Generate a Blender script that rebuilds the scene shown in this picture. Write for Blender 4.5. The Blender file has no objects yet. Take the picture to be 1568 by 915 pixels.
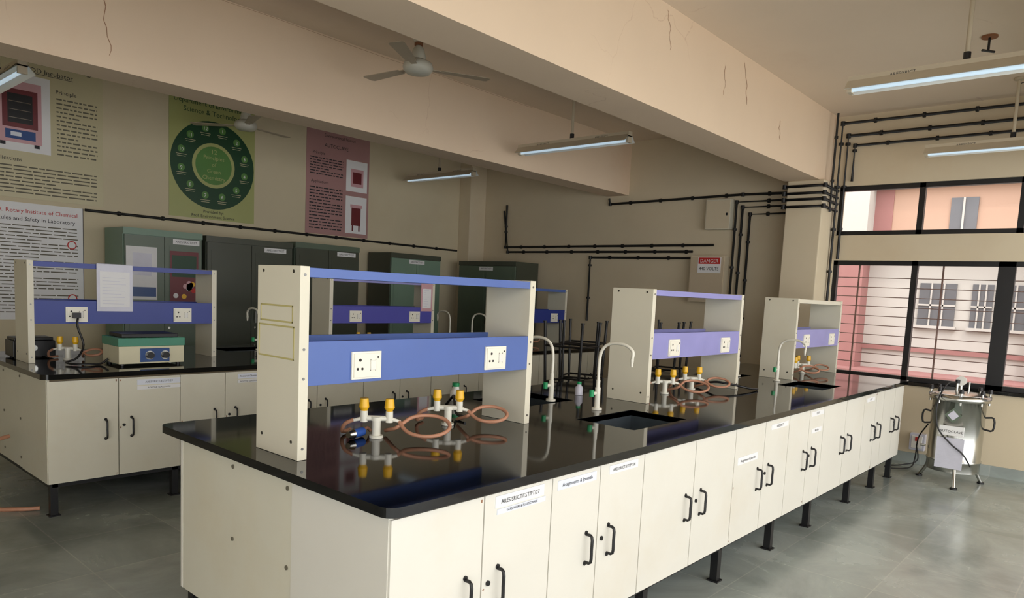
import bpy, math, random
from mathutils import Matrix, Vector
random.seed(7)
sc=bpy.context.scene
sc.view_settings.view_transform='Standard'
def lin(c):
    return tuple(((v/255)/12.92 if v/255<=.04045 else ((v/255+.055)/1.055)**2.4) for v in c)+(1,)
MATS={}
def mat(name,col,rough=.5,metal=0.,var=.06,scale=6,bump=0.,emit=0,spec=.5,stain=None,stain_amt=0.):
    m=bpy.data.materials.new(name); m.use_nodes=True; nt=m.node_tree; N=nt.nodes; L=nt.links; b=N['Principled BSDF']
    tc=N.new('ShaderNodeTexCoord'); no=N.new('ShaderNodeTexNoise'); no.inputs['Scale'].default_value=scale; no.inputs['Detail'].default_value=6
    L.new(tc.outputs['Object'],no.inputs['Vector'])
    mx=N.new('ShaderNodeMix'); mx.data_type='RGBA'; c=lin(col)
    mx.inputs[6].default_value=tuple(max(0,v*(1-var*2)) for v in c[:3])+(1,); mx.inputs[7].default_value=tuple(min(1,v*(1+var*2)) for v in c[:3])+(1,)
    L.new(no.outputs['Fac'],mx.inputs[0]); out=mx.outputs[2]
    if stain:
        n2=N.new('ShaderNodeTexNoise'); n2.inputs['Scale'].default_value=scale*.35; n2.inputs['Detail'].default_value=10; n2.inputs['Roughness'].default_value=.65; L.new(tc.outputs['Object'],n2.inputs['Vector'])
        r=N.new('ShaderNodeMapRange'); r.inputs[1].default_value=.52; r.inputs[2].default_value=.75; r.inputs[3].default_value=0; r.inputs[4].default_value=stain_amt; L.new(n2.outputs['Fac'],r.inputs[0])
        m2=N.new('ShaderNodeMix'); m2.data_type='RGBA'; m2.inputs[7].default_value=lin(stain); L.new(out,m2.inputs[6]); L.new(r.outputs[0],m2.inputs[0]); out=m2.outputs[2]
    L.new(out,b.inputs['Base Color']); b.inputs['Roughness'].default_value=rough; b.inputs['Metallic'].default_value=metal
    b.inputs['Specular IOR Level'].default_value=spec
    if bump:
        bp=N.new('ShaderNodeBump'); bp.inputs['Strength'].default_value=bump; bp.inputs['Distance'].default_value=.02; L.new(no.outputs['Fac'],bp.inputs['Height']); L.new(bp.outputs[0],b.inputs['Normal'])
    if emit: b.inputs['Emission Color'].default_value=lin(col); b.inputs['Emission Strength'].default_value=emit
    MATS[name]=m; return m
def add_cracks(m,scale,col,th=.012,amt=.8):
    nt=m.node_tree;N=nt.nodes;L=nt.links;b=N['Principled BSDF']; src=b.inputs['Base Color'].links[0].from_socket
    tc=N.new('ShaderNodeTexCoord'); nz=N.new('ShaderNodeTexNoise'); nz.inputs['Scale'].default_value=3; nz.inputs['Detail'].default_value=5; L.new(tc.outputs['Object'],nz.inputs['Vector'])
    ad=N.new('ShaderNodeMix'); ad.data_type='VECTOR'; ad.inputs[0].default_value=.25; L.new(tc.outputs['Object'],ad.inputs[4]); L.new(nz.outputs['Color'],ad.inputs[5])
    v=N.new('ShaderNodeTexVoronoi'); v.feature='DISTANCE_TO_EDGE'; v.inputs['Scale'].default_value=scale; L.new(ad.outputs[1],v.inputs['Vector'])
    r=N.new('ShaderNodeMapRange'); r.inputs[1].default_value=0; r.inputs[2].default_value=th; r.inputs[3].default_value=1; r.inputs[4].default_value=0; L.new(v.outputs['Distance'],r.inputs[0])
    n3=N.new('ShaderNodeTexNoise'); n3.inputs['Scale'].default_value=1.3; L.new(tc.outputs['Object'],n3.inputs['Vector'])
    r3=N.new('ShaderNodeMapRange'); r3.inputs[1].default_value=.54; r3.inputs[2].default_value=.62; r3.inputs[4].default_value=amt; L.new(n3.outputs['Fac'],r3.inputs[0])
    mu=N.new('ShaderNodeMath'); mu.operation='MULTIPLY'; L.new(r.outputs[0],mu.inputs[0]); L.new(r3.outputs[0],mu.inputs[1])
    mx=N.new('ShaderNodeMix'); mx.data_type='RGBA'; mx.inputs[7].default_value=lin(col); L.new(mu.outputs[0],mx.inputs[0]); L.new(src,mx.inputs[6]); L.new(mx.outputs[2],b.inputs['Base Color'])
mat('wall_cream',(206,194,164),.75,var=.03,scale=2,bump=.05,stain=(190,170,132),stain_amt=.35)
mat('wall_far_paint',(212,198,170),.75,var=.03,scale=2,bump=.05,stain=(196,170,134),stain_amt=.35)
mat('beam_paint',(231,208,180),.7,var=.03,scale=1.5,bump=.08,stain=(220,180,148),stain_amt=.5); add_cracks(MATS['beam_paint'],1.6,(180,140,110),.004,.35)
mat('ceiling_paint',(226,209,187),.8,var=.03,scale=1.2,bump=.05,stain=(208,178,152),stain_amt=.5); add_cracks(MATS['ceiling_paint'],.5,(170,135,110),.003,.35)
mat('crack',(158,116,88),.9)
mat('laminate',(217,213,194),.35,var=.025,scale=4,stain=(202,188,154),stain_amt=.35)
mat('laminate_white',(222,219,208),.33,var=.02,scale=4,stain=(210,198,174),stain_amt=.35)
mat('carcass',(120,105,80),.7)
mat('granite',(13,14,16),.06,var=.5,scale=60,spec=.6)
mat('sink_black',(62,70,76),.35,var=.2,scale=10)
mat('steel_black',(22,22,24),.4,var=.1)
mat('pipe_black',(20,20,20),.5,var=.1)
mat('blue',(80,106,172),.35,var=.06,scale=5,stain=(110,125,170),stain_amt=.4)
mat('blue_dark',(42,60,142),.35,var=.05,scale=5)
mat('lavender_glare',(146,146,202),.25,var=.06,scale=5)  # shelf board tone with the lightening of reflected glare put into the colour
mat('violet',(78,78,168),.35,var=.06,scale=5)
mat('panel_cream',(221,216,196),.4,var=.02,scale=4,stain=(204,190,158),stain_amt=.3)
mat('panel_tan',(194,178,152),.5,var=.02,scale=4)
mat('socket',(240,236,220),.35,var=.01)
mat('hole',(40,36,32),.6)
mat('yellow',(240,186,36),.35,var=.05)
mat('tap_white',(228,225,210),.25,var=.02)
mat('hose',(188,136,108),.5,var=.1,scale=20)
mat('blue_plastic',(50,90,170),.4)
mat('green_plastic',(20,150,90),.4)
mat('paper',(232,232,232),.6,var=.02)
mat('paper_grey',(205,205,218),.3,var=.06,scale=8,bump=.3)
mat('ink',(40,40,45),.7)
mat('ink_soft',(105,100,85),.7)
mat('red',(190,40,35),.5)
mat('alm_green',(120,146,128),.4,var=.05,scale=3)
mat('alm_dark',(72,76,64),.35,var=.06,scale=3)
mat('alm_mid',(94,108,92),.35,var=.06,scale=3)
mat('poster_beige',(198,189,152),.35,var=.03,scale=2)
mat('poster_olive',(168,172,110),.35,var=.04,scale=2)
mat('poster_mauve',(172,132,130),.35,var=.05,scale=2)
mat('green_dk',(14,62,34),.4)
mat('green_mid',(84,130,62),.4)
mat('pinkish',(205,160,165),.4)
mat('maroon',(110,40,45),.4)
mat('white_gloss',(235,233,225),.3,var=.02)
mat('tube_sky_sheen',(205,228,245),.2,emit=.5)  # weak emission stands in for skylight reflected on the tubes
mat('fixture',(196,184,160),.4,var=.05)
mat('fan_white',(210,208,194),.4,var=.03)
mat('fan_blade',(192,177,154),.5,var=.03)
mat('chrome',(190,190,185),.22,metal=1,var=.05)
mat('steel_dark',(120,120,118),.3,metal=1,var=.05)
mat('label_white',(222,226,236),.5)
mat('tape',(190,180,120),.5)
mat('device_beige',(214,208,176),.4)
mat('device_green',(70,140,115),.4)
mat('device_blue',(30,70,130),.35)
mat('cloth',(205,200,185),.8,bump=.3)
mat('rust',(140,92,60),.8)
mat('ext_white',(184,178,171),.8,var=.05,scale=.6)
mat('ext_salmon',(180,146,126),.8,var=.05,scale=.6)
mat('ext_pink',(152,106,102),.8,var=.06,scale=1)
mat('ext_ground',(146,136,128),.8,var=.1,scale=1)
mat('ext_green',(100,114,78),.9,var=.3,scale=3)
mat('ext_dark',(96,96,100),.3)
mat('grille',(134,106,96),.5)
# floor tiles
fm=bpy.data.materials.new('floor_stone'); fm.use_nodes=True; nt=fm.node_tree;N=nt.nodes;L=nt.links;b=N['Principled BSDF']
tc=N.new('ShaderNodeTexCoord'); br=N.new('ShaderNodeTexBrick'); br.offset=0; br.inputs['Scale'].default_value=1.; br.inputs['Brick Width'].default_value=.56; br.inputs['Row Height'].default_value=.56; br.inputs['Mortar Size'].default_value=.004; br.inputs['Mortar Smooth'].default_value=.3
br.inputs['Color1'].default_value=lin((160,168,164)); br.inputs['Color2'].default_value=lin((147,156,152)); br.inputs['Mortar'].default_value=lin((170,175,170)); L.new(tc.outputs['Object'],br.inputs['Vector'])
nz=N.new('ShaderNodeTexNoise'); nz.inputs['Scale'].default_value=1.9; nz.inputs['Detail'].default_value=9; nz.inputs['Roughness'].default_value=.62; nz.inputs['Distortion'].default_value=.6; L.new(tc.outputs['Object'],nz.inputs['Vector'])
r=N.new('ShaderNodeMapRange'); r.inputs[1].default_value=.3; r.inputs[2].default_value=.7; r.inputs[3].default_value=.72; r.inputs[4].default_value=1.28; L.new(nz.outputs['Fac'],r.inputs[0])
mv=N.new('ShaderNodeVectorMath'); mv.operation='SCALE'; L.new(br.outputs['Color'],mv.inputs[0]); L.new(r.outputs[0],mv.inputs['Scale']); L.new(mv.outputs[0],b.inputs['Base Color'])
r2=N.new('ShaderNodeMapRange'); r2.inputs[1].default_value=.3; r2.inputs[2].default_value=.7; r2.inputs[3].default_value=.14; r2.inputs[4].default_value=.32; L.new(nz.outputs['Fac'],r2.inputs[0]); L.new(r2.outputs[0],b.inputs['Roughness'])
MATS['floor']=fm
gm=bpy.data.materials.new('window_glass'); gm.use_nodes=True; nt=gm.node_tree;N=nt.nodes;L=nt.links; N.clear()
o=N.new('ShaderNodeOutputMaterial'); t=N.new('ShaderNodeBsdfTransparent'); g=N.new('ShaderNodeBsdfGlossy'); g.inputs['Roughness'].default_value=.03; fr=N.new('ShaderNodeFresnel'); fr.inputs[0].default_value=1.3; mx=N.new('ShaderNodeMixShader'); L.new(fr.outputs[0],mx.inputs[0]); L.new(t.outputs[0],mx.inputs[1]); L.new(g.outputs[0],mx.inputs[2]); L.new(mx.outputs[0],o.inputs[0]); MATS['glass']=gm

class MB:
    def __init__(s): s.v=[];s.f=[];s.m=[];s.sm=[];s.slots=[];s.M=Matrix.Identity(4)
    def mi(s,n):
        if n not in s.slots: s.slots.append(n)
        return s.slots.index(n)
    def add(s,vs,fs,m,smooth=False):
        o=len(s.v); s.v+=[tuple(s.M@Vector(v)) for v in vs]; k=s.mi(m)
        for f in fs: s.f.append([i+o for i in f]); s.m.append(k); s.sm.append(smooth)
    def box(s,a,b,m):
        x0,x1=sorted((a[0],b[0]));y0,y1=sorted((a[1],b[1]));z0,z1=sorted((a[2],b[2]))
        s.add([(x0,y0,z0),(x1,y0,z0),(x1,y1,z0),(x0,y1,z0),(x0,y0,z1),(x1,y0,z1),(x1,y1,z1),(x0,y1,z1)],[(0,3,2,1),(4,5,6,7),(0,1,5,4),(1,2,6,5),(2,3,7,6),(3,0,4,7)],m)
    def cyl(s,p0,p1,r0,m,r1=None,n=16,smooth=True):
        r1=r0 if r1 is None else r1; p0=Vector(p0);p1=Vector(p1); d=(p1-p0).normalized(); a=Vector((0,0,1)) if abs(d.z)<.9 else Vector((1,0,0)); x=d.cross(a).normalized(); y=d.cross(x)
        vs=[];
        for p,r in((p0,r0),(p1,r1)):
            for i in range(n): t=2*math.pi*i/n; vs.append(p+x*math.cos(t)*r+y*math.sin(t)*r)
        s.add(vs,[(i,i+n,(i+1)%n+n,(i+1)%n) for i in range(n)],m,smooth)
        s.add(vs,[list(range(n)),list(range(2*n-1,n-1,-1))],m)
    def tube(s,pts,r,m,n=8,sub=6):
        P=[Vector(p) for p in pts]
        if sub>1:
            Q=[];E=[P[0]*2-P[1]]+P+[P[-1]*2-P[-2]]
            for i in range(1,len(E)-2):
                for k in range(sub):
                    t=k/sub;a,b,c,d=E[i-1],E[i],E[i+1],E[i+2]
                    Q.append(.5*((2*b)+(c-a)*t+(2*a-5*b+4*c-d)*t*t+(3*b-a-3*c+d)*t**3))
            Q.append(P[-1]);P=Q
        vs=[];x=None
        for i,p in enumerate(P):
            d=(P[min(i+1,len(P)-1)]-P[max(i-1,0)]).normalized()
            if x is None: a=Vector((0,0,1)) if abs(d.z)<.9 else Vector((1,0,0)); x=d.cross(a).normalized()
            x=(x-d*x.dot(d)).normalized(); y=d.cross(x)
            for k in range(n): t=2*math.pi*k/n; vs.append(p+x*math.cos(t)*r+y*math.sin(t)*r)
        fs=[(i*n+k,i*n+(k+1)%n,(i+1)*n+(k+1)%n,(i+1)*n+k) for i in range(len(P)-1) for k in range(n)]
        s.add(vs,fs,m,True); s.add(vs,[list(range(n-1,-1,-1)),[(len(P)-1)*n+k for k in range(n)]],m)
    def lathe(s,c,prof,m,n=24):
        vs=[(c[0]+r*math.cos(2*math.pi*k/n),c[1]+r*math.sin(2*math.pi*k/n),c[2]+z) for r,z in prof for k in range(n)]
        s.add(vs,[(i*n+k,i*n+(k+1)%n,(i+1)*n+(k+1)%n,(i+1)*n+k) for i in range(len(prof)-1) for k in range(n)],m,True)
        s.add(vs,[list(range(n-1,-1,-1)),[(len(prof)-1)*n+k for k in range(n)]],m)
    def prism(s,pts,z0,z1,m):
        n=len(pts); vs=[(x,y,z0) for x,y in pts]+[(x,y,z1) for x,y in pts]
        s.add(vs,[list(range(n-1,-1,-1)),list(range(n,2*n))]+[(i,(i+1)%n,(i+1)%n+n,i+n) for i in range(n)],m)
    def text(s,body,mtx,size,m,align='CENTER'):
        cu=bpy.data.curves.new('t','FONT'); cu.body=body; cu.size=size; cu.align_x=align; cu.resolution_u=2; cu.extrude=0
        ob=bpy.data.objects.new('t',cu); sc.collection.objects.link(ob); dg=bpy.context.evaluated_depsgraph_get(); me=ob.evaluated_get(dg).to_mesh()
        vs=[mtx@v.co for v in me.vertices]; fs=[list(p.vertices) for p in me.polygons]; s.add(vs,fs,m); ob.evaluated_get(dg).to_mesh_clear(); bpy.data.objects.remove(ob)
    def build(s,name,bevel=0,par=None):
        me=bpy.data.meshes.new(name); me.from_pydata(s.v,[],s.f)
        for n in s.slots: me.materials.append(MATS[n])
        for p,k,q in zip(me.polygons,s.m,s.sm): p.material_index=k; p.use_smooth=q
        me.update(); ob=bpy.data.objects.new(name,me); sc.collection.objects.link(ob)
        if bevel: b=ob.modifiers.new('bevel','BEVEL'); b.width=bevel; b.segments=2; b.limit_method='ANGLE'; b.angle_limit=math.radians(60)
        return ob
def TS(x,y,z): # text facing -Y
    return Matrix(((1,0,0,x),(0,0,-1,y),(0,1,0,z),(0,0,0,1)))
def TW(x,y,z): # text facing -X
    return Matrix(((0,0,-1,x),(-1,0,0,y),(0,1,0,z),(0,0,0,1)))
XW,YW,ZC,ZB=6.5,6.18,3.37,2.70
# ---------- room shell
m=MB(); m.box((-4.7,-4.5,-.1),(XW+.2,YW+.2,0),'floor'); m.build('floor')
m=MB(); m.box((-4.7,-4.5,ZC),(XW+.2,YW+.2,ZC+.15),'ceiling_paint'); m.build('ceiling')
m=MB(); m.box((-4.7,YW,0),(XW+.2,YW+.2,ZC),'wall_cream'); m.build('wall_left')
m=MB(); m.box((-4.7,-1.0,0),(-4.5,YW,ZC),'wall_cream'); m.build('wall_back_unseen')  # unseen partial wall behind the camera, added to darken the left side
m=MB(); X0,X1=XW,XW+.2
m.box((X0,.98,0),(X1,YW,ZC),'wall_far_paint'); m.box((X0,-4.5,0),(X1,.98,.78),'wall_far_paint'); m.box((X0,-4.5,1.94),(X1,.98,2.19),'wall_far_paint'); m.box((X0,-4.5,2.68),(X1,.98,ZC),'wall_far_paint'); m.box((X0,-4.5,.78),(X1,-3.0,2.7),'wall_far_paint')
m.build('wall_far')
def flakes(m,y,items):
    for pts,w in items:
        m_pts=[]
        for (xa,za),(xb,zb) in zip(pts[:-1],pts[1:]):
            k=4
            for i in range(k): t=i/k; m_pts.append((xa+(xb-xa)*t+random.uniform(-.02,.02),za+(zb-za)*t+random.uniform(-.015,.015)))
        m_pts.append(pts[-1]); n=len(m_pts)
        vs=[(x-w*random.uniform(.2,.8),y,z) for x,z in m_pts]+[(x+w*random.uniform(.2,.8),y,z+.002) for x,z in m_pts]
        m.add(vs,[(i,i+n,i+n+1,i+1) for i in range(n-1)],'crack')
m=MB(); m.box((-4.5,3.49,2.72),(XW,3.80,ZC),'beam_paint'); flakes(m,3.4885,[([(.5,3.34),(.52,3.2),(.51,2.95),(.53,2.8)],.004),([(.6,3.362),(2,3.355),(4.6,3.36)],.002)]); m.build('beam')
m=MB(); m.box((-4.5,1.05,ZB),(XW,1.40,ZC),'beam_paint'); flakes(m,1.0485,[([(3.05,3.34),(3.08,3.22),(3.1,3.1)],.004),([(3.9,3.2),(3.95,3.1),(3.92,3.0)],.005),([(4.25,3.3),(4.3,3.15),(4.33,3.02)],.006),([(5.0,3.02),(5.02,2.95),(5.05,2.88)],.006)]); m.build('beam')
m=MB(); m.box((-4.5,-1.75,ZB),(XW,-1.40,ZC),'beam_paint'); m.build('beam')
m=MB(); m.box((6.1,1.0,0),(XW,1.36,ZB),'wall_far_paint'); m.build('column',.01)
m=MB(); m.box((6.18,5.95,0),(XW,YW,ZC),'wall_far_paint'); m.build('corner_pillar',.01)
m=MB(); m.box((XW-.012,-4.5,0),(XW,1.0,.1),'floor'); m.build('baseboard_far')
m=MB(); m.box((XW-.03,-3.0,.75),(XW+.2,.98,.78),'granite'); m.build('trim_1')
# windows
def window(name,z0,z1,ys,thick,grille,xf=XW+.03):
    m=MB(); y0,y1=ys[0],ys[-1]
    m.box((xf,y0,z0),(xf+.06,y1,z0+.045),'steel_black'); m.box((xf,y0,z1-.045),(xf+.06,y1,z1),'steel_black')
    for i,y in enumerate(ys):
        w=thick[i]; m.box((xf,max(y0,y-w/2),z0),(xf+.06,min(y1,y+w/2),z1),'steel_black')
    m.box((xf+.03,y0,z0+.02),(xf+.034,y1,z1-.02),'glass')
    if grille:
        z=z0+.14
        while z<z1-.08:
            m.cyl((xf+.12,y0,z),(xf+.12,y1,z),.0045,'grille',n=6); z+=.095
        y=y0
        while y<y1: m.box((xf+.115,y,z0),(xf+.125,y+.015,z1),'grille'); y+=.75
    return m.build(name)
window('window_1',.78,1.94,[-3.0,-2.25,-1.95,-1.25,-.51,.23,.98],[.08,.05,.05,.05,.13,.05,.08],True)
window('window_2',2.19,2.68,[-3.0,-2.1,-1.33,-.57,.23,.98],[.06,.05,.05,.05,.05,.06],False)
# exterior
m=MB(); m.box((XW+.25,-30,-.6),(30,30,-.3),'ext_ground'); m.box((8.6,-6,-.3),(10.5,.2,-.1),'ext_green'); m.build('ground_outside')
m=MB(); FX=13.
m.box((FX,-14,-.3),(FX+.4,14,2.6),'ext_white'); m.box((FX-.35,-14,2.6),(FX+.4,14,2.75),'ext_white'); m.box((FX,-14,2.75),(FX+.4,14,7.),'ext_salmon'); m.box((FX-.2,-14,3.6),(FX,14,3.8),'ext_white')
m.box((FX-.9,-14,-.3),(FX,14,.3),'ext_white'); m.box((FX-.92,-14,.3),(FX,14,.40),'ext_pink'); m.box((FX-.05,-14,.74),(FX,14,.82),'ext_pink')
for k in range(-4,5):
    y=2.4+k*3.3
    m.box((FX-.4,y,-.3),(FX,y+.62,2.6),'ext_pink'); m.box((FX-.4,y,2.75),(FX,y+.45,7),'ext_white'); m.box((FX-.02,y-.3,2.75),(FX,y,7),'ext_pink')
    for j,(a,w_) in enumerate(((-.86-.56,.56),(-1.95,.3),(-2.6,.5))):
        m.box((FX-.03,y+a,1.22),(FX+.02,y+a+w_,1.95),'ext_dark'); m.box((FX-.08,y+a-.04,1.16),(FX,y+a+w_+.04,1.22),'ext_white')
        for q in range(1,3): m.box((FX-.05,y+a+w_*q/3-.012,1.22),(FX,y+a+w_*q/3+.012,1.95),'ext_white')
        m.box((FX-.05,y+a,1.56),(FX,y+a+w_,1.59),'ext_white')
    m.box((FX-.03,y-1.6,2.86),(FX+.02,y-1.2,3.4),'ext_dark'); m.box((FX-.06,y-1.41,2.86),(FX,y-1.38,3.4),'ext_white')
m.build('building_outside')
# ---------- benches
def bench(ox,oy,Lb,W,mods,sinks,name,lam,legs,inset):
    H=.86;t=.03;m=MB(); m.M=Matrix.Translation((ox,oy,0))
    def rc(cx,cy,r,a0):return [(cx+r*math.cos(math.radians(a0+k*15)),cy+r*math.sin(math.radians(a0+k*15))) for k in range(7)]
    r=.045; xs=[s for s in sinks]; WB=W-inset
    m.prism(rc(r,r,r,180)+[(xs[0][0],0),(xs[0][0],W)]+rc(r,W-r,r,90),H-t,H,'granite')
    for i,(a,b) in enumerate(xs):
        m.box((a,0,H-t),(b,.22,H),'granite');m.box((a,.55,H-t),(b,.94,H),'granite');m.box((a,1.27,H-t),(b,W,H),'granite')
        if i<len(xs)-1: m.box((b,0,H-t),(xs[i+1][0],W,H),'granite')
        for y0,y1 in((.22,.55),(.94,1.27)):
            z0=H-.20
            m.box((a-.01,y0-.01,z0-.01),(b+.01,y1+.01,z0),'sink_black')
            m.box((a-.012,y0-.01,z0),(a,y1+.01,H-.004),'sink_black');m.box((b,y0-.01,z0),(b+.012,y1+.01,H-.004),'sink_black')
            m.box((a,y0-.012,z0),(b,y0,H-.004),'sink_black');m.box((a,y1,z0),(b,y1+.012,H-.004),'sink_black')
            m.cyl(((a+b)/2,(y0+y1)/2,z0),((a+b)/2,(y0+y1)/2,z0+.005),.025,'chrome')
    m.prism([(xs[-1][1],0)]+rc(Lb-r,r,r,270)+rc(Lb-r,W-r,r,0)+[(xs[-1][1],W)],H-t,H,'granite')
    zb=.205;zt=H-t-.003
    e=.05; sy=.535
    m.box((e,e,zb),(Lb-.05,e+.012,zt),'carcass'); m.box((e,WB-.062,zb),(Lb-.05,WB-.05,zt),'carcass')
    m.box((.03,.04,zb),(.048,sy,zt),lam); m.box((.034,sy+.004,zb),(.048,WB-.04,zt),'laminate'); m.box((Lb-.048,.04,zb),(Lb-.03,WB-.04,zt),lam)
    m.box((.05,.05,zb),(Lb-.05,WB-.05,zb+.015),'carcass')
    for y in(.565,.93):
        for z in(.27,.52,.79): m.cyl((.035,y,z),(.030,y,z),.008,'ink_soft',n=8)
    for x0,xc,x1 in mods:
        for side in(0,1):
            ya,yb=(.03,.048) if side==0 else (WB-.048,WB-.03)
            for a,b in((x0,xc),(xc,x1)):
                m.box((a+.003,ya,zb),(b-.003,yb,zt-.012),lam)
                if side==0 and random.random()<.6:
                    rx=random.choice([a+.012,b-.012]); 
                    for q in range(3): 
                        zz=random.choice([zb+.02,zb+.01,zt-.03,.5]); m.box((rx-.004,ya-.0005,zz),(rx+random.uniform(.001,.004),ya+.001,zz+random.uniform(.004,.014)),'rust')
            ys=.03 if side==0 else WB-.03; sg=-1 if side==0 else 1
            for hx in(xc-.075,xc+.075):
                m.tube([(hx,ys,.56),(hx,ys+sg*.028,.555),(hx,ys+sg*.03,.505),(hx,ys+sg*.028,.455),(hx,ys,.45)],.006,'steel_black',n=6,sub=3)
                m.cyl((hx,ys,.565),(hx,ys+sg*.004,.565),.009,'steel_black',n=8); m.cyl((hx,ys,.445),(hx,ys+sg*.004,.445),.009,'steel_black',n=8)
            m.cyl((xc+.03,ys,.52),(xc+.03,ys+sg*.006,.52),.009,'steel_black',n=10)
    for x in legs:
        for y in(.06,WB-.1):
            m.box((x,y,0),(x+.04,y+.04,zb-.0),'steel_black'); m.box((x-.01,y-.01,0),(x+.05,y+.05,.008),'steel_black')
        m.box((x+.005,.1,zb-.04),(x+.035,WB-.1,zb),'steel_black')
    for y in(.06,WB-.1): m.box((.06,y,zb-.03),(Lb-.1,y+.035,zb),'steel_black')
    if name=='b1':
        def lab(x0,x1,z0,z1,txt,mt='paper',s=.02):
            m.box((x0,.0275,z0),(x1,.0302,z1),mt); m.text(txt,TS((x0+x1)/2,.0265,z0+(z1-z0)*.3),s,'ink')
        lab(.46,.71,.765,.805,'ARES/SRICT/EST/PT/27','paper',.0205); lab(.47,.72,.742,.76,'GLASSWARE & PLASTICWARE','label_white',.012)
        lab(.79,1.03,.765,.80,'Assignments & Journals','label_white',.02); lab(1.12,1.33,.77,.805,'ARES/SRICT/EST/PT/28','paper',.017)
        lab(2.33,2.58,.62,.66,'Assignments & Journals','paper',.02); lab(2.75,3.0,.76,.79,'ARES/SRICT','paper',.02); lab(3.42,3.6,.66,.69,'Box files','paper',.02); lab(3.4,3.62,.77,.80,'EST/PT','paper',.02); lab(4.6,4.8,.76,.79,'EST/PT','paper',.02)
    else:
        for x0,x1,t_ in((.53,.80,'ARES/SRICT/EST/PT/29'),(1.2,1.38,'Research Chemicals'),(1.5,1.7,'EST'),(2.2,2.45,'ARES'),(3.0,3.25,'EST/PT')):
            m.box((x0,.0275,.765),(x1,.0302,.80),'label_white'); m.text(t_,TS((x0+x1)/2,.0265,.777),.018,'ink')
            m.box((x0,.0275,.735),(x1,.0302,.758),'paper'); m.text('ROUTINE GLASSWARE',TS((x0+x1)/2,.0265,.741),.014,'ink')
    return m
mods1=[(.03,.41,.76),(.76,1.06,1.385),(1.385,1.85,2.287),(2.287,2.67,3.026),(3.026,3.37,3.64),(3.64,4.11,4.545),(4.545,4.86,5.08),(5.08,5.42,5.70)]
m=bench(0,0,5.737,1.488,mods1,[(1.60,2.10),(4.15,4.60)],'b1','laminate_white',[.05,.78,1.5,2.25,2.96,3.6,4.45,5.1,5.62],.10); m.build('lab_bench')
mods2=[(.03,.42,.80),(.80,1.11,1.385),(1.385,1.85,2.287),(2.287,2.67,3.026),(3.026,3.37,3.64),(3.64,4.11,4.545),(4.545,4.86,5.08),(5.08,5.42,5.70)]
m=bench(.059,3.215,5.737,1.488,mods2,[(1.60,2.10),(4.15,4.60)],'b2','laminate',[.05,.76,1.5,2.25,2.96,3.6,4.45,5.1,5.62],.0); m.build('lab_bench')
# ---------- shelves
def shelf(ox,oy,w,front,deck,top,tape=False,paper=None):
    H=.861;m=MB(); m.M=Matrix.Translation((ox,oy,0)); D=.272; zt=1.5186
    for x in(0,w-.036):
        m.box((x,0,H),(x+.036,D,zt),'panel_cream')
        for yy in(-.0015,):
            for z in(.9,1.14,1.24,1.49): m.cyl((x+.018,yy,z),(x+.018,yy+.002,z),.005,'steel_dark',n=8)
        for yy in(.04,D-.04):
            for z in(.92,1.5): 
                xx=x-.001 if x==0 else x+.036
                m.cyl((xx-.0005,yy,z),(xx+.0015,yy,z),.006,'steel_dark',n=8)
    m.box((.036,.004,zt-.036),(w-.036,D-.004,zt-.004),top)
    m.box((.036,0,1.115),(w-.036,.018,1.267),front); m.box((.036,D-.018,1.115),(w-.036,D,1.267),front)
    m.box((.036,.018,1.195),(w-.036,D-.018,1.212),deck); m.box((.036,.001,1.262),(w-.036,.018,1.2675),deck)
    for sx in(w*.225,w*.79):
        m.box((sx-.065,-.008,1.127),(sx+.065,0,1.227),'socket'); m.box((sx-.058,-.013,1.134),(sx+.058,-.006,1.22),'socket')
        for dx,dz,r in((-.03,.02,.006),(-.04,-.012,.005),(-.02,-.012,.005)): m.cyl((sx+dx-.004,-.0135,1.177+dz),(sx+dx-.004,-.0145,1.177+dz),r,'hole',n=8)
        m.box((sx+.012,-.018,1.16),(sx+.034,-.013,1.195),'white_gloss')
        for dx in(.012,.034): m.box((sx+dx,-.0145,1.156),(sx+dx+.002,-.013,1.2),'hole')
        m.cyl((sx+.046,-.0135,1.205),(sx+.046,-.0145,1.205),.004,'hole',n=8)
    if tape:
        for z0,z1,y0,y1 in((1.325,1.385,.04,.25),(1.20,1.315,.03,.26)):
            for a,b in(((y0,z0),(y1,z0+.006)),((y0,z1-.006),(y1,z1)),((y0,z0),(y0+.006,z1)),((y1-.006,z0),(y1,z1))): m.box((-.0015,a[0],a[1]),(0,b[0],b[1]),'tape')
    if paper:
        a,b,z0,z1,mt=paper; m.box((a,-.006,z0),(b,-.003,z1+.002),mt); m.box((a,-.006,z1),(b,.1,z1+.003),mt)
        m.box((a+.02,-.0065,z0+.03),(b-.02,-.006,z1-.05),'paper')
        for k in range(9): m.box((a+.035,-.0068,z0+.05+k*.022),(b-.04-random.random()*.05,-.0065,z0+.053+k*.022),'paper_grey')
    m.build('bench_shelf_unit',.0015)
shelf(.0987,.6167,1.219,'blue','blue_dark','blue',tape=True)
shelf(2.3626,.6167,1.227,'lavender_glare','blue_dark','lavender_glare')
shelf(4.62,.6167,1.12,'lavender_glare','blue','panel_cream')
shelf(.155,3.83,1.235,'blue_dark','blue_dark','blue_dark',paper=(.40,.63,1.2,1.519,'paper_grey'))
shelf(2.40,3.83,1.225,'violet','violet','lavender_glare',paper=(1.04,1.19,1.23,1.50,'pinkish'))
shelf(4.65,3.83,1.15,'blue_dark','blue_dark','blue')
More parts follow.
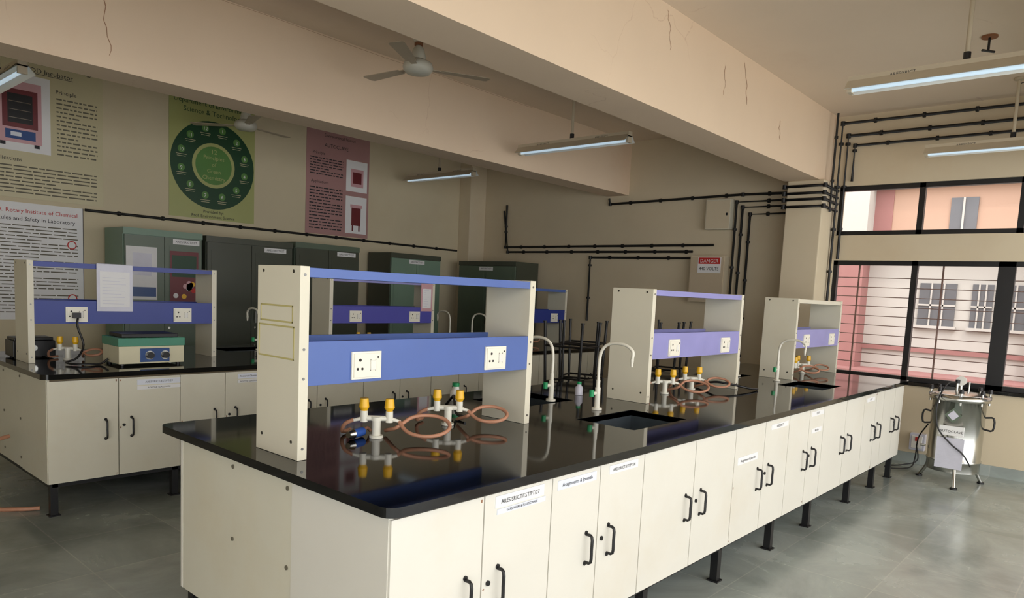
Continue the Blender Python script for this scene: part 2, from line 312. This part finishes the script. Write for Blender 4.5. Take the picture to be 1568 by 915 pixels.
# ---------- taps
def tap(x,y,d,h=.35,reach=.2):
    m=MB(); z=.861; m.M=Matrix.Translation((x,y,z))
    m.cyl((0,0,0),(0,0,.012),.028,'tap_white'); m.cyl((0,0,.012),(0,0,.12),.015,'tap_white'); m.cyl((0,0,.12),(0,0,.16),.011,'tap_white')
    m.tube([(0,0,.15),(0,0,h*.75),(0,d*.02,h*.92),(0,d*reach*.35,h),(0,d*reach*.75,h+.0),(0,d*reach,h-.03),(0,d*reach,h-.075)],.0085,'tap_white',n=10)
    m.cyl((0,d*reach,h-.07),(0,d*reach,h-.11),.010,'tap_white',r1=.006)
    m.cyl((-.02,0,.09),(-.055,0,.09),.009,'tap_white'); m.cyl((-.055,0,.075),(-.055,0,.11),.013,'green_plastic')
    m.build('gooseneck_tap')
tap(1.93,.66,-1,.36,.2);tap(1.95,.99,1);tap(4.42,.66,-1,.33,.2);tap(4.42,.99,1,.33)
tap(1.93,3.86,-1);tap(1.95,4.2,1);tap(4.2,3.86,-1);tap(4.2,4.2,1)
# ---------- gas turrets
def gas(x,y,ang,loop,blue=False):
    m=MB(); m.M=Matrix.Translation((x,y,.861)); c,s=math.cos(ang),math.sin(ang)
    m.cyl((0,0,0),(0,0,.01),.028,'tap_white'); m.cyl((0,0,.01),(0,0,.07),.017,'tap_white'); m.cyl((0,0,.07),(0,0,.085),.022,'tap_white')
    for sg in(-1,1):
        p=Vector((c*sg*.05,s*sg*.05,.078)); m.cyl((0,0,.078),p,.011,'tap_white')
        m.cyl(p-Vector((0,0,.015)),p+Vector((0,0,.03)),.015,'tap_white')
        m.cyl(p+Vector((0,0,.03)),p+Vector((0,0,.045)),.012,'yellow',r1=.021); m.cyl(p+Vector((0,0,.045)),p+Vector((0,0,.08)),.021,'yellow',r1=.017,n=10)
        q=p+Vector((c*sg*.045,s*sg*.045,-.012)); m.cyl(p,q,.009,'tap_white',r1=.006); m.cyl(p,p+Vector((-s*.04,c*.04,0)),.007,'chrome')
    r=loop; e=Vector((c*.09,s*.09,.066)); rd=Vector((.66,-.75,0)); fd=Vector((.6,.53,.42)); ce=e+rd*(r*1.0)+fd*(-r*.2)+Vector((.03,-.02,-.004))
    L=[e]
    for k in range(12): a=math.radians(205+k*29); q=ce+rd*(r*1.25*math.cos(a))+fd*(r*math.sin(a)); q.z=max(.012,q.z); L.append(q)
    L+=[ce+rd*(-r*1.6)+fd*(-r*.1)+Vector((0,0,-.01)),ce+rd*(-r*2.1)+Vector((.04,.06,0))]; L[-1].z=.015; L[-2].z=max(.02,L[-2].z)
    m.tube([tuple(v) for v in L],.008,'hose',n=8,sub=4)
    e=Vector((-c*.09,-s*.09,.07)); m.tube([tuple(e),(e.x-.02,e.y+.03,.05),(e.x-.01,e.y+.06,.014),(e.x+.05,e.y+.09,.01)],.008,'hose',n=8,sub=4)
    if blue:
        m.cyl((-.09,.03,.02),(-.03,.05,.02),.018,'blue_plastic'); m.cyl((-.095,.028,.021),(-.12,.02,.021),.021,'chrome',r1=.012); m.tube([(-.03,.05,.02),(.0,.06,.03),(.03,.08,.012)],.007,'hose',sub=3)
    m.build('gas_tap')
gas(.55,.77,-.75,.075,True); gas(.97,.80,-.75,.062)
gas(2.86,.78,-.75,.07); gas(3.22,.78,-.75,.06); gas(5.0,.78,-.75,.06); gas(5.32,.78,-.75,.05)
gas(.42,3.97,-.75,.045); gas(2.9,4.0,-.75,.06); gas(5.1,4.0,-.75,.06)
m=MB(); m.tube([(3.44,.86,.875),(3.46,.8,.89),(3.44,.7,.91),(3.48,.6,.9),(3.56,.52,.88),(3.66,.5,.87)],.008,'steel_black',sub=5); m.build('rubber_tube')
m=MB(); m.tube([(1.12,.84,.875),(1.14,.92,.88),(1.2,1.0,.93),(1.27,1.08,.93),(1.3,1.16,.875)],.007,'steel_black',sub=5); m.build('rubber_tube')
# ---------- hot plate device on rear bench
m=MB(); x0,x1,y0,y1=.56,.98,3.46,3.74
m.box((x0,y0,.875),(x1,y1,.99),'device_beige'); m.box((x0-.004,y0-.004,.99),(x1+.004,y1+.004,1.045),'device_green'); m.box((x0+.03,y0+.03,1.045),(x1-.03,y1-.03,1.07),'steel_black')
m.box((x0+.13,y0-.006,.885),(x1-.10,y0,.975),'device_blue')
for k in range(2): m.cyl((x0+.19+k*.1,y0-.006,.93),(x0+.19+k*.1,y0-.03,.93),.022,'steel_black'); m.cyl((x0+.19+k*.1,y0-.006,.93),(x0+.19+k*.1,y0-.008,.93),.03,'chrome')
for x in(x0+.03,x1-.03):
    for y in(y0+.03,y1-.03): m.cyl((x,y,.861),(x,y,.876),.014,'steel_black')
m.build('hot_plate',.004)
m=MB(); m.box((.15,4.15,.87),(.40,4.34,.98),'steel_black'); m.box((.16,4.16,.98),(.39,4.33,1.0),'steel_black'); m.cyl((.27,4.15,.93),(.27,4.14,.93),.02,'chrome')
for x in(.18,.37):
    for y in(4.18,4.31): m.cyl((x,y,.861),(x,y,.871),.012,'steel_black')
m.build('power_supply_box',.004)
m=MB(); m.tube([(.43,3.79,1.17),(.42,3.77,1.1),(.45,3.76,.98),(.40,3.72,.9),(.33,3.7,.875),(.35,3.62,.87),(.42,3.58,.87),(.50,3.6,.87),(.545,3.6,.9)],.007,'steel_black',sub=5); m.box((.40,3.78,1.155),(.445,3.812,1.19),'steel_black'); m.build('power_cable')
m=MB(); m.lathe((4.3,3.55,.861),[(.09,0),(.085,.06),(.07,.13),(.05,.19),(.055,.24),(.03,.26)],'cloth',n=14); m.build('cloth_covered_flask')
m=MB(); m.lathe((1.5,1.3,.861),[(.03,0),(.032,.05),(.02,.06),(.018,.075)],'white_gloss',n=14); m.lathe((1.5,1.3,.9365),[(.02,0),(.02,.02)],'green_plastic',n=14); m.build('reagent_bottle')
m=MB(); m.lathe((2.3,1.05,.861),[(.024,0),(.025,.045),(.014,.058),(.012,.065)],'paper_grey',n=14); m.lathe((2.3,1.05,.9265),[(.014,0),(.014,.015)],'green_plastic',n=14); m.build('reagent_bottle')
# ---------- stools (one upright, one inverted on top)
def stool(x,y,z,inv,rot):
    m=MB(); T=Matrix.Translation((x,y,z))@Matrix.Rotation(rot,4,'Z')
    if inv: T=T@Matrix.Translation((0,0,.62))@Matrix.Rotation(math.pi,4,'X')
    m.M=T
    m.box((-.16,-.16,.59),(.16,.16,.62),'steel_black')
    for sx in(-1,1):
        for sy in(-1,1):
            m.cyl((sx*.15,sy*.15,.59),(sx*.17,sy*.17,.0),.012,'steel_black',n=8); m.cyl((sx*.17,sy*.17,.0),(sx*.17,sy*.17,.012),.016,'steel_black',n=8)
    for z_ in(.2,.5):
        a=.165 if z_<.3 else .155
        for p,q in(((-a,-a),(a,-a)),((a,-a),(a,a)),((a,a),(-a,a)),((-a,a),(-a,-a))): m.cyl((p[0],p[1],z_),(q[0],q[1],z_),.009,'steel_black',n=8)
    m.build('metal_stool')
for x,y,r_ in((3.55,2.05,.1),(3.98,2.25,.3),(4.95,2.1,-.1),(5.45,2.2,.2)):
    stool(x,y,0,False,r_); stool(x,y,.622,True,r_+.08)
stool(4.45,2.2,0,False,.2)
# ---------- almirahs
def almirah(x0,x1,y0,y1,h,mt,mside,face,labels=1):
    m=MB()
    if face=='-Y': w=x1-x0;d=y1-y0;m.M=Matrix.Translation((x0,y0,0))
    else: w=y1-y0;d=x1-x0;m.M=Matrix.Translation((x0,y1,0))@Matrix.Rotation(-math.pi/2,4,'Z')
    m.box((0,.02,.08),(w,d,h),mside)
    m.box((0,.0,h-.06),(w,.02,h),mside); m.box((0,0,.08),(w,.02,.12),mside)
    for a,b in((.01,w/2-.003),(w/2+.003,w-.01)):
        m.box((a,0,.125),(b,.02,h-.065),mt); m.box((a+.04,-.003,.2),(b-.04,0,h-.14),mt)
    m.box((w/2+.03,-.02,1.0),(w/2+.05,0,1.02),'chrome'); m.box((w/2+.03,-.025,1.0),(w/2+.05,-.018,1.12),'chrome'); m.cyl((w/2+.04,0,.95),(w/2+.04,-.008,.95),.012,'chrome')
    for x in(.03,w-.07):
        for y in(.04,d-.08): m.box((x,y,0),(x+.04,y+.04,.08),'steel_black')
    lx=w*.78 if labels==1 else w*.5
    m.box((lx-.13,-.004,h-.125),(lx+.13,-.003,h-.075),'paper'); m.text('ARES/SRICT/EST',TS(lx,-.005,h-.11),.03,'ink')
    return m
m=almirah(1.405,2.15,5.68,6.14,1.89,'alm_mid','alm_green','-Y')
m.box((.02,-.006,1.22),(.30,-.004,1.72),'paper'); m.box((.03,-.007,1.25),(.29,-.006,1.34),'device_blue'); m.box((.08,-.007,1.45),(.25,-.006,1.66),'paper_grey')
m.box((.42,-.006,1.2),(.70,-.004,1.70),'maroon'); m.box((.44,-.007,1.45),(.68,-.006,1.66),'green_dk')
for k in range(12): 
    px,pz=.46+random.random()*.2,1.26+random.random()*.16; m.cyl((px,-.006,pz),(px,-.008,pz),.025,random.choice(['yellow','pinkish','paper','red']),n=10)
m.build('steel_almirah',.003)
almirah(2.19,3.17,5.68,6.14,1.88,'alm_dark','alm_dark','-Y').build('steel_almirah',.003)
almirah(3.20,4.07,5.68,6.14,1.90,'alm_dark','alm_mid','-Y').build('steel_almirah',.003)
almirah(4.55,5.40,5.68,6.14,1.88,'alm_green','alm_dark','-Y',2).build('steel_almirah',.003)
almirah(5.98,6.45,4.85,5.93,1.86,'alm_mid','alm_dark','-X',2).build('steel_almirah',.003)
# ---------- posters
def lines(m,x0,x1,z0,z1,y,n,mt='ink_soft',h=.35):
    st=(z1-z0)/n
    for i in range(n):
        z=z1-(i+.6)*st; x=x0
        while x<x1:
            w=random.uniform(.02,.07)*(x1-x0)/.4; e=min(x+w,x1)
            if i%5!=4 or x<x0+(x1-x0)*.5: m.box((x,y-.0006,z),(e,y,z+st*h),mt)
            x=e+.012
Y=YW
m=MB(); m.box((.44,Y-.006,2.09),(1.41,Y-.001,3.36),'poster_beige'); y=Y-.0062
m.text('Environmental Nature & Technology',TS(.93,y-.002,3.28),.052,'ink'); m.text('BOD Incubator',TS(.97,y-.002,3.205),.06,'ink'); m.box((.78,y-.002,3.195),(1.16,y-.001,3.199),'ink')
m.box((.48,y-.001,2.50),(.97,y,3.17),'paper')
m.box((.56,y-.003,2.57),(.90,y-.001,3.10),'pinkish'); m.box((.54,y-.004,2.56),(.57,y-.002,3.09),'poster_mauve'); m.box((.60,y-.004,2.70),(.87,y-.003,3.03),'maroon'); m.box((.64,y-.005,2.74),(.83,y-.004,2.99),'steel_black')
for k in range(3): m.box((.65,y-.006,2.78+k*.07),(.82,y-.005,2.785+k*.07),'chrome')
m.box((.62,y-.005,2.60),(.85,y-.003,2.68),'device_blue'); m.box((.66,y-.006,2.625),(.74,y-.005,2.66),'label_white'); m.box((.58,y-.005,2.54),(.62,y-.003,2.57),'ink'); m.box((.84,y-.005,2.54),(.88,y-.003,2.57),'ink')
m.text('Principle',TS(1.1,y-.002,3.06),.05,'ink'); lines(m,1.02,1.36,2.5,3.03,y,14)
m.text('Applications',TS(.62,y-.002,2.41),.05,'ink'); lines(m,.55,1.35,2.12,2.38,y,8)
m.build('wall_poster')
m=MB(); m.box((.3,Y-.006,1.0),(1.23,Y-.001,2.05),'paper'); m.text('S.R. Rotary Institute of Chemical',TS(.85,y-.002,1.96),.05,'red'); m.text('Rules and Safety in Laboratory',TS(.85,y-.002,1.89),.05,'ink'); lines(m,.36,1.18,1.05,1.86,y,26,'ink_soft',.3)
for a,b in((.3,.305),(1.225,1.23)): m.box((a,y-.001,1.0),(b,y,2.05),'ink')
for z_ in(1.2,1.7): m.cyl((1.13,y-.001,z_),(1.13,y-.003,z_),.04,'red'); m.cyl((1.13,y-.003,z_),(1.13,y-.004,z_),.03,'paper')
m.build('wall_poster')
m=MB(); m.box((2.03,Y-.006,2.08),(2.97,Y-.001,3.36),'poster_olive')
m.text('Department of Environmental',TS(2.5,y-.002,3.25),.07,'green_dk'); m.text('Science & Technology',TS(2.5,y-.002,3.165),.073,'green_dk')
cx,cz=2.5,2.65
m.cyl((cx,y,cz),(cx,y-.003,cz),.46,'green_dk',n=48); m.cyl((cx,y-.003,cz),(cx,y-.004,cz),.235,'poster_olive',n=40); m.cyl((cx,y-.004,cz),(cx,y-.005,cz),.20,'green_mid',n=40)
for k,t_ in enumerate(['Principles','of','Green','Chemistry']): m.text(t_,TS(cx,y-.007,cz+.06-.07*k),.06,'poster_olive')
m.text('12',TS(cx,y-.007,cz+.12),.07,'poster_olive')
for k in range(12):
    a=math.pi/2-2*math.pi*(k+.5)/12; px,pz=cx+.36*math.cos(a),cz+.36*math.sin(a)
    m.cyl((px,y-.0045,pz+.03),(px,y-.005,pz+.03),.038,'green_mid',n=20); m.text(str(k+1),TS(px,y-.006,pz+.01),.05,'paper')
    m.box((px-.055,y-.0055,pz-.025),(px+.055,y-.0045,pz-.02),'poster_beige'); m.box((px-.045,y-.0055,pz-.045),(px+.045,y-.0045,pz-.04),'poster_beige')
m.text('Provided by:',TS(cx,y-.002,2.145),.045,'ink'); m.text('Prof. Environment Science',TS(cx,y-.002,2.095),.045,'ink')
m.build('wall_poster')
m=MB(); m.box((3.63,Y-.006,2.05),(4.55,Y-.001,3.33),'poster_mauve'); m.text('AUTOCLAVE',TS(4.05,y-.002,3.1),.06,'ink'); m.text('Environmental Science',TS(4.1,y-.002,3.22),.05,'ink')
m.text('Principle',TS(3.8,y-.002,3.0),.05,'ink'); lines(m,3.68,4.15,2.75,2.97,y,7,'ink'); m.text('Applications',TS(3.82,y-.002,2.66),.05,'ink'); lines(m,3.68,4.15,2.1,2.62,y,14,'ink')
m.box((4.2,y-.001,2.62),(4.52,y,3.0),'paper'); m.box((4.27,y-.003,2.68),(4.46,y-.001,2.9),'pinkish'); m.box((4.3,y-.004,2.72),(4.43,y-.003,2.86),'maroon')
m.box((4.2,y-.001,2.1),(4.52,y,2.56),'paper'); m.box((4.29,y-.003,2.2),(4.43,y-.001,2.42),'maroon'); m.box((4.27,y-.004,2.42),(4.45,y-.002,2.46),'pinkish'); m.box((4.3,y-.003,2.13),(4.32,y-.001,2.2),'maroon'); m.box((4.4,y-.003,2.13),(4.42,y-.001,2.2),'maroon')
m.build('wall_poster')
# ---------- conduits
def conduit(pts,r=.011,name='conduit_pipe',clips=True,sub=1):
    m=MB(); m.tube(pts,r,'pipe_black',n=8,sub=sub)
    for p in pts[1:-1]: m.cyl(Vector(p)-Vector((0,0,r*1.4)),Vector(p)+Vector((0,0,r*1.4)),r*1.5,'pipe_black',n=8)
    if clips:
        for a,b in zip(pts[:-1],pts[1:]):
            a=Vector(a);b=Vector(b);Ln=(b-a).length; d=(b-a).normalized(); k=.3
            while k<Ln: q=a+d*k; m.cyl(q-d*.012,q+d*.012,r*1.7,'pipe_black',n=8); k+=.42
    m.build(name)
xf=XW-.028; yl=YW-.026
conduit([(1.24,yl,2.04),(6.14,yl,2.015)],r=.013)
conduit([(xf,5.5,2.68),(xf,5.5,2.09),(xf,2.29,2.10)],r=.014)
conduit([(xf,5.55,2.6),(xf,5.45,2.02),(xf,2.55,2.025)],r=.014)
conduit([(xf,3.76,2.69),(xf,3.74,2.62),(xf,1.99,2.65),(xf,1.4,2.64)],r=.014)
conduit([(xf,4.0,1.13),(xf,4.0,1.95),(xf,2.55,1.95)],r=.014)
conduit([(xf,1.39,2.57),(xf,2.055,2.57),(xf,2.055,.6)],r=.014)
conduit([(xf,1.39,2.51),(xf,1.98,2.51),(xf,1.98,.6)],r=.014)
conduit([(xf,1.39,2.43),(xf,1.89,2.43),(xf,1.89,.6)],r=.014)
for k,z in enumerate((2.64,2.57,2.51,2.44)):
    conduit([(XW-.02,1.378,z),(6.078,1.378,z),(6.078,.98,z-.0),(XW-.03,.98,z-.01)],r=.014,clips=False)
conduit([(6.4,.972,1.1),(6.4,.972,3.28),(6.4,-4.4,3.27)],r=.015); conduit([(xf,.93,1.95),(xf,.93,3.17),(xf,-4.4,3.17)],r=.015); conduit([(xf,.86,2.72),(xf,.86,3.07),(xf,-4.4,3.07)],r=.013)
conduit([(6.25,.976,2.4),(6.25,.976,3.35)],clips=True)
# boxes
m=MB(); m.box((XW-.09,2.09,2.27),(XW,2.39,2.6),'panel_cream'); m.box((XW-.095,2.10,2.28),(XW-.09,2.38,2.59),'wall_far_paint'); m.box((XW-.1,2.12,2.42),(XW-.095,2.14,2.45),'steel_black'); m.build('junction_box',.004)
m=MB(); m.box((XW-.12,2.10,1.45),(XW,2.52,1.97),'wall_far_paint'); m.box((XW-.126,2.11,1.46),(XW-.12,2.51,1.96),'panel_tan'); m.box((XW-.13,2.14,1.78),(XW-.126,2.42,1.955),'paper'); m.box((XW-.132,2.15,1.88),(XW-.13,2.41,1.95),'red'); m.text('DANGER',TW(XW-.134,2.28,1.895),.055,'paper'); m.text('440 VOLTS',TW(XW-.133,2.28,1.81),.05,'ink'); m.build('danger_electrical_panel',.004)
m=MB(); m.box((XW-.07,-.03,.14),(XW,.1,.3),'paper_grey'); m.box((XW-.078,-.01,.16),(XW-.07,.08,.28),'white_gloss'); m.box((XW-.084,.02,.23),(XW-.078,.05,.27),'red'); m.build('wall_socket_box',.003)
m=MB(); m.tube([(6.4,.03,.2),(6.35,.0,.06),(6.25,.1,.015),(6.05,.2,.015),(6.0,.12,.015),(6.2,.02,.015),(6.25,.0,.1),(6.2,-.02,.3),(6.13,-.1,.45)],.006,'steel_black',sub=5); m.build('power_cable')
# ---------- ceiling fans
def fan(x,y,zb,ang):
    m=MB(); m.M=Matrix.Translation((x,y,0))
    m.cyl((0,0,ZC-.001),(0,0,ZC-.012),.02,'steel_black'); m.tube([(0,0,ZC),(.015,0,ZC-.03),(0,0,ZC-.05)],.005,'steel_black')
    m.lathe((0,0,ZC-.17),[(.025,0),(.045,.03),(.04,.09),(.012,.12)],'fan_white',n=16); m.cyl((0,0,zb+.05),(0,0,ZC-.05),.014,'fan_white')
    m.lathe((0,0,zb+.06),[(.05,0),(.055,.02),(.04,.07),(.015,.1)],'fan_white',n=16); m.cyl((0,0,zb+.155),(0,0,zb+.175),.03,'rust')
    m.lathe((0,0,zb-.045),[(.03,0),(.085,.008),(.105,.03),(.11,.05),(.10,.08),(.06,.1),(.02,.105)],'fan_white',n=28)
    for k in range(3):
        m.M=Matrix.Translation((x,y,zb))@Matrix.Rotation(ang+k*2*math.pi/3,4,'Z')@Matrix.Rotation(.06,4,'X')
        m.box((.08,-.02,-.003),(.2,.02,.003),'fan_blade'); m.prism([(.17,-.04),(.52,-.06),(.54,-.04),(.54,.04),(.52,.05),(.17,.035)],-.002,.002,'fan_blade')
    m.build('ceiling_fan')
fan(2.28,2.62,3.03,-.45); fan(2.45,5.4,2.97,.2)
m=MB(); m.M=Matrix.Translation((4.75,-.48,0)); m.lathe((0,0,ZC-.012),[(.05,0),(.05,.012)],'rust'); m.cyl((0,0,ZC-.1),(0,0,ZC-.01),.008,'steel_black'); m.cyl((-.04,.03,ZC-.1),(.04,-.03,ZC-.1),.008,'steel_black'); m.build('ceiling_hook')
# ---------- tube lights
def tubelight(x,y0,y1,z):
    m=MB(); yc=(y0+y1)/2
    m.cyl((x,yc,z+.06),(x,yc,ZC-.001),.013,'fixture'); m.cyl((x,yc,ZC-.02),(x,yc,ZC-.001),.035,'fixture'); m.cyl((x,yc,z+.06),(x,yc,z+.12),.02,'steel_black')
    m.box((x-.03,y0,z+.03),(x+.03,y1,z+.075),'fixture')
    for sg in(-1,1):
        A=[(x+sg*.03,y0,z+.045),(x+sg*.08,y0,z-.012),(x+sg*.08,y1,z-.012),(x+sg*.03,y1,z+.045)]; B=[(a,b,c+.004) for a,b,c in A]
        m.add(A,[(0,1,2,3)],'white_gloss'); m.add(B,[(3,2,1,0)],'fixture')
    m.box((x-.03,y0,z-.02),(x+.03,y0+.025,z+.04),'fixture'); m.box((x-.03,y1-.025,z-.02),(x+.03,y1,z+.04),'fixture')
    m.cyl((x,y0+.02,z+.0),(x,y1-.02,z+.0),.014,'tube_sky_sheen',n=12)
    m.tube([(x,yc,ZC-.05),(x-.01,yc-.1,ZC-.03),(x,yc-.22,ZC-.02),(x,yc-.3,ZC-.005)],.003,'steel_black')
    for dy in(-.35,.32): m.text('ARES/SRICT',Matrix(((0,0,-1,x-.0305),(-1,0,0,yc+dy),(0,1,0,z+.042),(0,0,0,1))),.028,'ink')
    m.build('tube_light')
tubelight(4.2,2.03,3.30,2.82);tubelight(5.0,4.72,5.95,2.84);tubelight(3.62,-1.2,.06,2.82);tubelight(5.9,-1.15,.1,2.82);tubelight(.35,4.58,5.8,2.84)
# ---------- autoclave
m=MB(); cx,cy=5.9,-.36; m.M=Matrix.Translation((cx,cy,0)); R=.2
m.lathe((0,0,.12),[(R,0),(R,.08),(R+.006,.085),(R+.006,.1),(R,.105),(R,.60),(R+.025,.605),(R+.025,.625)],'chrome',n=40)
m.lathe((0,0,.745),[(R+.03,0),(R+.03,.02),(R-.01,.035),(R*.6,.05),(.02,.055)],'chrome',n=40)
for k in range(8):
    a=k*math.pi/4+.2; px,py=(R+.015)*math.cos(a),(R+.015)*math.sin(a); m.cyl((px,py,.70),(px,py,.80),.009,'chrome',n=8); m.cyl((px,py,.80),(px,py,.835),.02,'steel_black',r1=.014,n=10); m.box((px-.02,py-.012,.76),(px+.02,py+.012,.775),'steel_dark')
m.cyl((0,0,.79),(0,0,.86),.012,'chrome'); m.cyl((-.05,.02,.79),(-.05,.02,.87),.01,'chrome'); m.cyl((.06,-.05,.79),(.06,-.05,.88),.008,'chrome'); m.cyl((-.03,0,.89),(.0,.0,.89),.04,'white_gloss'); m.cyl((-.05,.02,.87),(-.05,.02,.9),.018,'steel_black')
for k in range(3):
    a=math.pi+k*2*math.pi/3+.25; px,py=math.cos(a),math.sin(a); m.tube([(px*.19,py*.19,.2),(px*.22,py*.22,.1),(px*.27,py*.27,.012)],.014,'chrome',sub=3); m.cyl((px*.27,py*.27,0),(px*.27,py*.27,.015),.028,'steel_black')
m.box((-.215,-.10,.16),(-.20,.10,.42),'paper_grey'); m.box((-.218,-.09,.44),(-.2,.09,.52),'paper'); 
mm=Matrix.Translation((-.205,0,.61))@Matrix.Rotation(math.pi/4,4,'X'); old=m.M; m.M=old@mm; m.box((-.004,-.045,-.045),(.01,.045,.045),'alm_mid'); m.box((-.005,-.03,-.03),(.0,.03,.03),'paper_grey'); m.M=old
m.text('AUTOCLAVE',TW(-.2195,0,.465),.03,'ink')
m.cyl((-.05,.21,.3),(-.05,.25,.3),.01,'chrome'); m.tube([(0,-.2,.6),(0,-.26,.6),(0,-.26,.5),(0,-.2,.5)],.008,'steel_black',sub=3); m.tube([(0,.2,.6),(0,.26,.6),(0,.26,.5),(0,.2,.5)],.008,'steel_black',sub=3)
m.tube([(-.05,.02,.88),(-.15,.08,.86),(-.235,.12,.7),(-.23,.1,.5),(-.235,.0,.38),(-.225,-.1,.3),(-.2,-.16,.2)],.006,'steel_black',sub=5)
m.build('autoclave')
# ---------- hose on floor left
m=MB(); m.tube([(.02,3.75,.42),(-.08,3.7,.40),(-.16,3.7,.3),(-.18,3.7,.12),(-.12,3.62,.02),(.0,3.5,.015),(.1,3.45,.015)],.013,'hose',sub=6); m.build('drain_hose')
# ---------- camera
yaw,pit,rol,f,ppy=0.7206,-0.1017,0.0479,1095.8368,557.2223
F=Vector((math.cos(yaw)*math.cos(pit),math.sin(yaw)*math.cos(pit),math.sin(pit))); R0=Vector((math.sin(yaw),-math.cos(yaw),0)); U0=R0.cross(F); Rv=R0*math.cos(rol)+U0*math.sin(rol); U=Rv.cross(F)
cd=bpy.data.cameras.new('camera'); cam=bpy.data.objects.new('camera',cd); sc.collection.objects.link(cam); cd.lens=f/1568*36; cd.shift_y=(ppy-457.35)/1568; cd.clip_start=.02
cam.matrix_world=Matrix(((Rv[0],U[0],-F[0],-1.2188),(Rv[1],U[1],-F[1],-1.4883),(Rv[2],U[2],-F[2],1.4686),(0,0,0,1))); sc.camera=cam
# ---------- light
w=bpy.data.worlds.new('w'); w.use_nodes=True; sc.world=w; bg=w.node_tree.nodes['Background']; bg.inputs[0].default_value=(.985,.985,.985,1); bg.inputs[1].default_value=3.5
sd=bpy.data.lights.new('sun','SUN'); sd.energy=.9; sd.angle=.05; sd.color=(1,.95,.86); so=bpy.data.objects.new('sun',sd); sc.collection.objects.link(so); so.rotation_euler=Vector((.45,.35,-.85)).to_track_quat('-Z','Y').to_euler()
